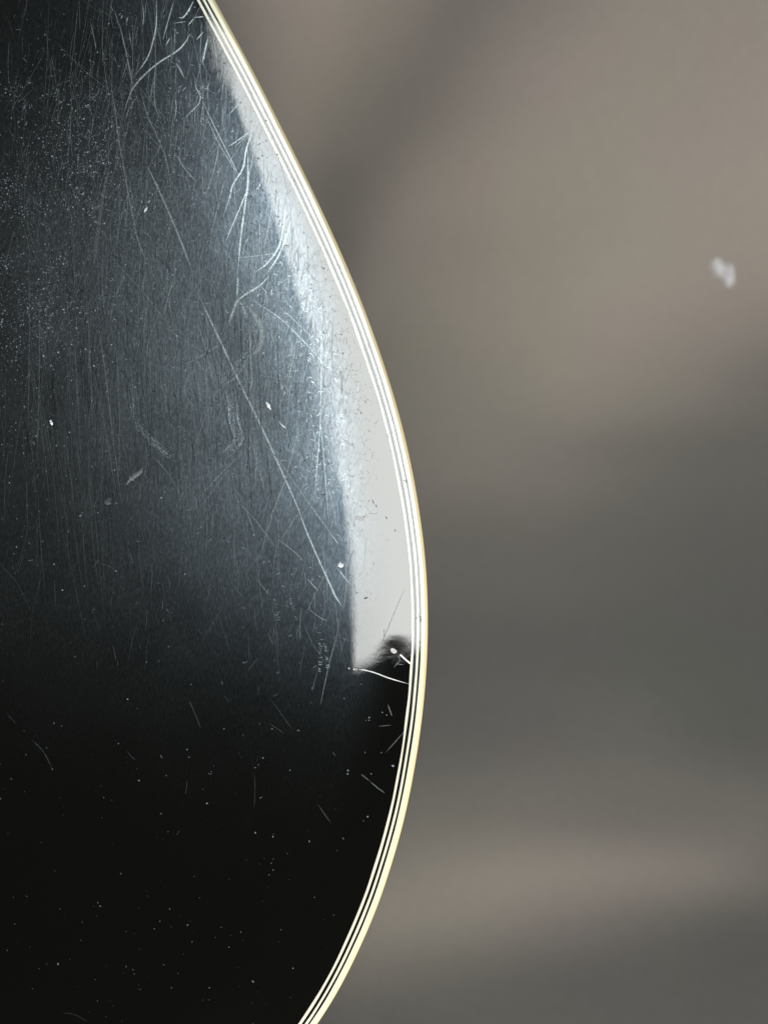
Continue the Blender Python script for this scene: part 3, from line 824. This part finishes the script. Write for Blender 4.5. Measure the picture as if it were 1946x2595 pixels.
# ---------------------------------------------------------------- dust and crumbs lying on the top
mk = Marks()
def speck(x, y, r, k):
    mk.blob(x, y, r * .82, r * .82 * rng.uniform(.5, 1), rng.uniform(0, 3), k * .45, 6, .25)
for x, y, r, k in [(205, 1307, 3.6, 1), (353, 1978, 3, 1), (475, 1899, 2.6, .9), (480, 1919, 2, .7), (667, 1921, 2.8, .8), (655, 1938, 2, .6), (568, 1847, 2.2, .7),
                   (756, 1851, 4, .5), (995, 1941, 4, .9), (925, 1907, 2.2, .7), (966, 1907, 2, .5), (324, 1772, 2.2, .8), (470, 1455, 3, .8), (595, 1470, 2, .6),
                   (569, 1491, 2.4, .6), (540, 1580, 2.4, .5), (618, 1679, 2.8, .6), (485, 1734, 2, .8), (404, 1676, 2.8, .4), (372, 1678, 3, .3), (215, 1485, 2.4, .6),
                   (268, 1504, 4, .12), (525, 2036, 2.6, .9), (660, 2022, 2.2, .6), (664, 2020, 1.8, .5), (647, 2110, 2.4, .8), (692, 2120, 2.4, .7), (688, 2188, 2, .5),
                   (784, 2132, 2.6, .7), (921, 2080, 1.8, .4), (932, 2069, 3, .6), (921, 2080, 2.2, .5), (647, 1945, 2.2, .6), (846, 2319, 1.8, .5), (712, 2356, 1.8, .4),
                   (690, 1847, 2.2, .6), (881, 1961, 2.2, .7), (941, 1961, 2, .7), (693, 2205, 2.2, .7), (476, 2344, 2.8, .45), (561, 2350, 2.4, .4), (431, 2303, 2.4, .5),
                   (611, 2362, 2.4, .35), (255, 2296, 4, .25), (249, 2287, 2, .4), (356, 2507, 2, .35), (435, 2503, 2, .3), (341, 2468, 1.8, .3), (307, 2214, 2.2, .3),
                   (408, 2062, 2.6, .35), (422, 1965, 2.2, .4), (535, 1961, 2.2, .45), (530, 1960, 1.6, .4), (536, 1955, 2, .35), (30, 1974, 2.2, .3), (67, 1912, 2.6, .25),
                   (301, 1884, 2, .6), (134, 1949, 2.2, .5), (660, 1670, 2, .5), (755, 1700, 2.6, .4), (935, 1818, 2.5, .7), (969, 1805, 3, .7), (980, 1812, 2.2, .6),
                   (935, 1825, 2, .6), (658, 1834, 2, .5), (789, 1780, 2, .5), (735, 1788, 2, .5), (791, 1744, 2.4, .5), (305, 750, 2.4, .9), (412, 420, 2.5, 1), (306, 422, 2.5, 1),
                   (314, 702, 2.2, 1), (446, 683, 2.6, 1), (514, 795, 2.6, .9), (511, 795, 2, .8), (283, 874, 2.5, .9), (273, 874, 1.6, .8), (466, 910, 2, .8), (548, 985, 2, .6),
                   (418, 1247, 2.4, .8), (380, 1281, 2, .6), (230, 892, 2.2, .8), (71, 780, 3, .6), (656, 1045, 2.6, 1.1), (660, 1118, 2, .8), (631, 1138, 2, .7), (657, 1333, 2, .8),
                   (985, 1368, 2.5, 1.5), (1040, 1600, 2.2, 1.5), (703, 392, 2.4, .05), (186, 525, 3, .8), (16, 465, 2.4, .5)]:
    speck(x, y, r, k)
clus = [(rng.normal(330, 190), rng.normal(430, 150), rng.uniform(12, 60)) for _ in range(60)] + [(rng.normal(130, 100), rng.normal(740, 130), rng.uniform(12, 50)) for _ in range(22)]
for cx, cy, cs in clus:
    for _ in range(int(rng.uniform(20, 110))):
        x, y = rng.normal(cx, cs), rng.normal(cy, cs * .8)
        if x < float(left_of_band(y)) - 5:
            speck(x, y, min(.6 + rng.exponential(.5), 3), rng.uniform(.15, 1.1) ** 1.5)
cnt = 0
while cnt < 8000:        # fine dust, thick in the upper left, thin below
    y = rng.uniform(0, 2595); x = rng.uniform(0, float(left_of_band(y)) + 60)
    w = 1.0 * math.exp(-((x - 330) / 250) ** 2 - ((y - 420) / 190) ** 2) + 0.8 * math.exp(-((x - 120) / 130) ** 2 - ((y - 760) / 190) ** 2) + 0.33 * math.exp(-((y - 800) / 450) ** 2) + 0.016
    if rng.random() > w:
        continue
    cnt += 1
    low = 1 if y < 1500 else 0.7
    speck(x, y, min(.75 + rng.exponential(.5), 3.2), low * rng.uniform(.15, 1.08) ** 1.7)
tag(mk.build('dust', M_DUST, None, 0.00006), 'scattered pale dust specks lying on the black lacquer', 'dust', kind='stuff')

def crumb(name, pts, w, h, mat, label, cat, wear=1.0, seed=0, lift=0.0):
    """a small lumpy solid: an outline swept round a spine, resting on the top"""
    r = np.random.default_rng(seed)
    pts = catmull(np.asarray(pts, float), 5, False)
    k = len(pts)
    t = np.gradient(pts, axis=0); t /= np.linalg.norm(t, axis=1)[:, None]
    nn = np.stack([-t[:, 1], t[:, 0]], 1)
    vs, fs = [], []
    m = 8
    for i in range(k):
        u = i / (k - 1)
        pr = max(0.08, math.sin(math.pi * u) ** .6) * (1 + .28 * r.normal())
        for j in range(m):
            a = 2 * math.pi * j / m
            q = pts[i] + nn[i] * (w / 2 * pr * math.cos(a) * (1 + .2 * r.normal()))
            vs.append((q[0], q[1], h * pr * (0.5 + 0.5 * math.sin(a)) * (1 + .2 * r.normal())))
    for i in range(k - 1):
        for j in range(m):
            j2 = (j + 1) % m
            fs.append((i * m + j, i * m + j2, (i + 1) * m + j2, (i + 1) * m + j))
    fs.append(tuple(range(m))); fs.append(tuple((k - 1) * m + j for j in range(m))[::-1])
    q = np.array(vs)
    x, y, z, d = top_point(q[:, 0], q[:, 1])
    c0 = np.array([x.mean(), y.mean(), z.mean()])
    me = mesh(name, np.column_stack([x, y, z + np.abs(q[:, 2]) * S + 0.00003 + lift]) - c0, fs)
    me.attributes.new('wear', 'FLOAT', 'POINT').data.foreach_set('value', np.full(len(q), wear, dtype=np.float32))
    o = link(name, me, mat)
    o.location = c0
    return tag(o, label, cat)

crumb('lint_flake', [(129, 1064), (131, 1071), (134, 1078)], 8, 3, M_LINT, 'tiny oval white lint flake lying alone on the dark part of the top', 'lint', 1.0, 3)
crumb('lint_flake', [(674, 1018), (680, 1027), (687, 1039)], 7, 3, M_LINT, 'white sliver of lint on the bluish haze near the long diagonal scratch', 'lint', 1.0, 4)
crumb('lint_flake', [(706, 1066), (714, 1076), (726, 1086)], 3, 2, M_LINT, 'thinner white lint sliver just below the larger sliver', 'lint', .8, 5)
crumb('lint_flake', [(856, 1428), (863, 1431), (871, 1433)], 13, 4, M_LINT, 'plump white lint crumb at the border of the bright reflection', 'lint', .85, 6)
crumb('dirt_crumb', [(362, 1186), (355, 1196), (342, 1205), (330, 1215), (320, 1230)], 13, 4, M_LINT, 'long grey curved crumb of dried dirt on the dark lacquer', 'dirt', .15, 8)
crumb('dirt_crumb', [(278, 1262), (273, 1270), (268, 1278)], 16, 3, M_LINT, 'faint small grey crumb below the long curved crumb', 'dirt', .09, 9)
crumb('lint_flake', [(375, 525), (370, 531), (366, 539)], 5, 2, M_LINT, 'short white lint speck among the dusty upper scratches', 'lint', .7, 10)

mk = Marks()
mk.blob(911, 1313, 13, 6.5, .12, .7, 14, .06)
o = mk.build('smudge', M_SMUDGE, guitar)
o['label'] = 'grey oval smudge inside the bright reflection'

# tuft of lint on the cloth: a bundle of short fibres
def fibre_tuft(name, px, py, spread, count, rad, label, wear):
    x0 = (px - 973) * S; y0 = (1297.5 - py) * S
    z0 = -0.09
    for _ in range(8):
        k = (D - z0) / D
        z0 = float(cloth_z(np.array([x0 * k]), np.array([y0 * k]))[0])
    k = (D - z0) / D
    vs, fs = [], []
    r = np.random.default_rng(21)
    for q in range(count):
        u = r.normal(size=3)
        c = np.array(spread[q % len(spread)][:2]) * S * k
        sp = spread[q % len(spread)][2] * S * k
        p = np.array([c[0], -c[1], 0.0007]) + u * np.array([sp, sp, 0.0002])
        dr = r.normal(size=3) * np.array([1, .7, .25]); dr /= np.linalg.norm(dr)
        dr2 = dr + r.normal(size=3) * .6; dr2 /= np.linalg.norm(dr2)
        L = r.uniform(.0008, .0022)
        pth = [p - dr * L, p, p + dr2 * L]
        b = len(vs)
        for pp in pth:
            for j in range(3):
                a = 2 * math.pi * j / 3
                vs.append((pp[0] + rad * math.cos(a), pp[1] + rad * math.sin(a), max(pp[2] + rad * math.sin(a + 1), 0.0002)))
        for s in range(2):
            for j in range(3):
                j2 = (j + 1) % 3
                fs.append((b + s * 3 + j, b + s * 3 + j2, b + s * 3 + 3 + j2, b + s * 3 + 3 + j))
    vs = np.array(vs)
    vs[:, 2] += cloth_z(vs[:, 0] + x0 * k, vs[:, 1] + y0 * k) - z0      # the fibres follow the cloth
    me = mesh(name, vs, fs)
    me.attributes.new('wear', 'FLOAT', 'POINT').data.foreach_set('value', np.full(len(vs), wear, dtype=np.float32))
    o = link(name, me, M_TUFT)
    o.location = (x0 * k, y0 * k, z0)
    return tag(o, label, 'lint')
fibre_tuft('lint_tuft', 1830, 686, [(-22, -13, 4), (-12, -6, 5), (-2, 3, 6), (9, 9, 6), (17, 9, 4), (12, -4, 3), (20, 22, 4)], 330, 0.00011, 'blurred white tuft of lint on the pale upper part of the cloth', 1.0)
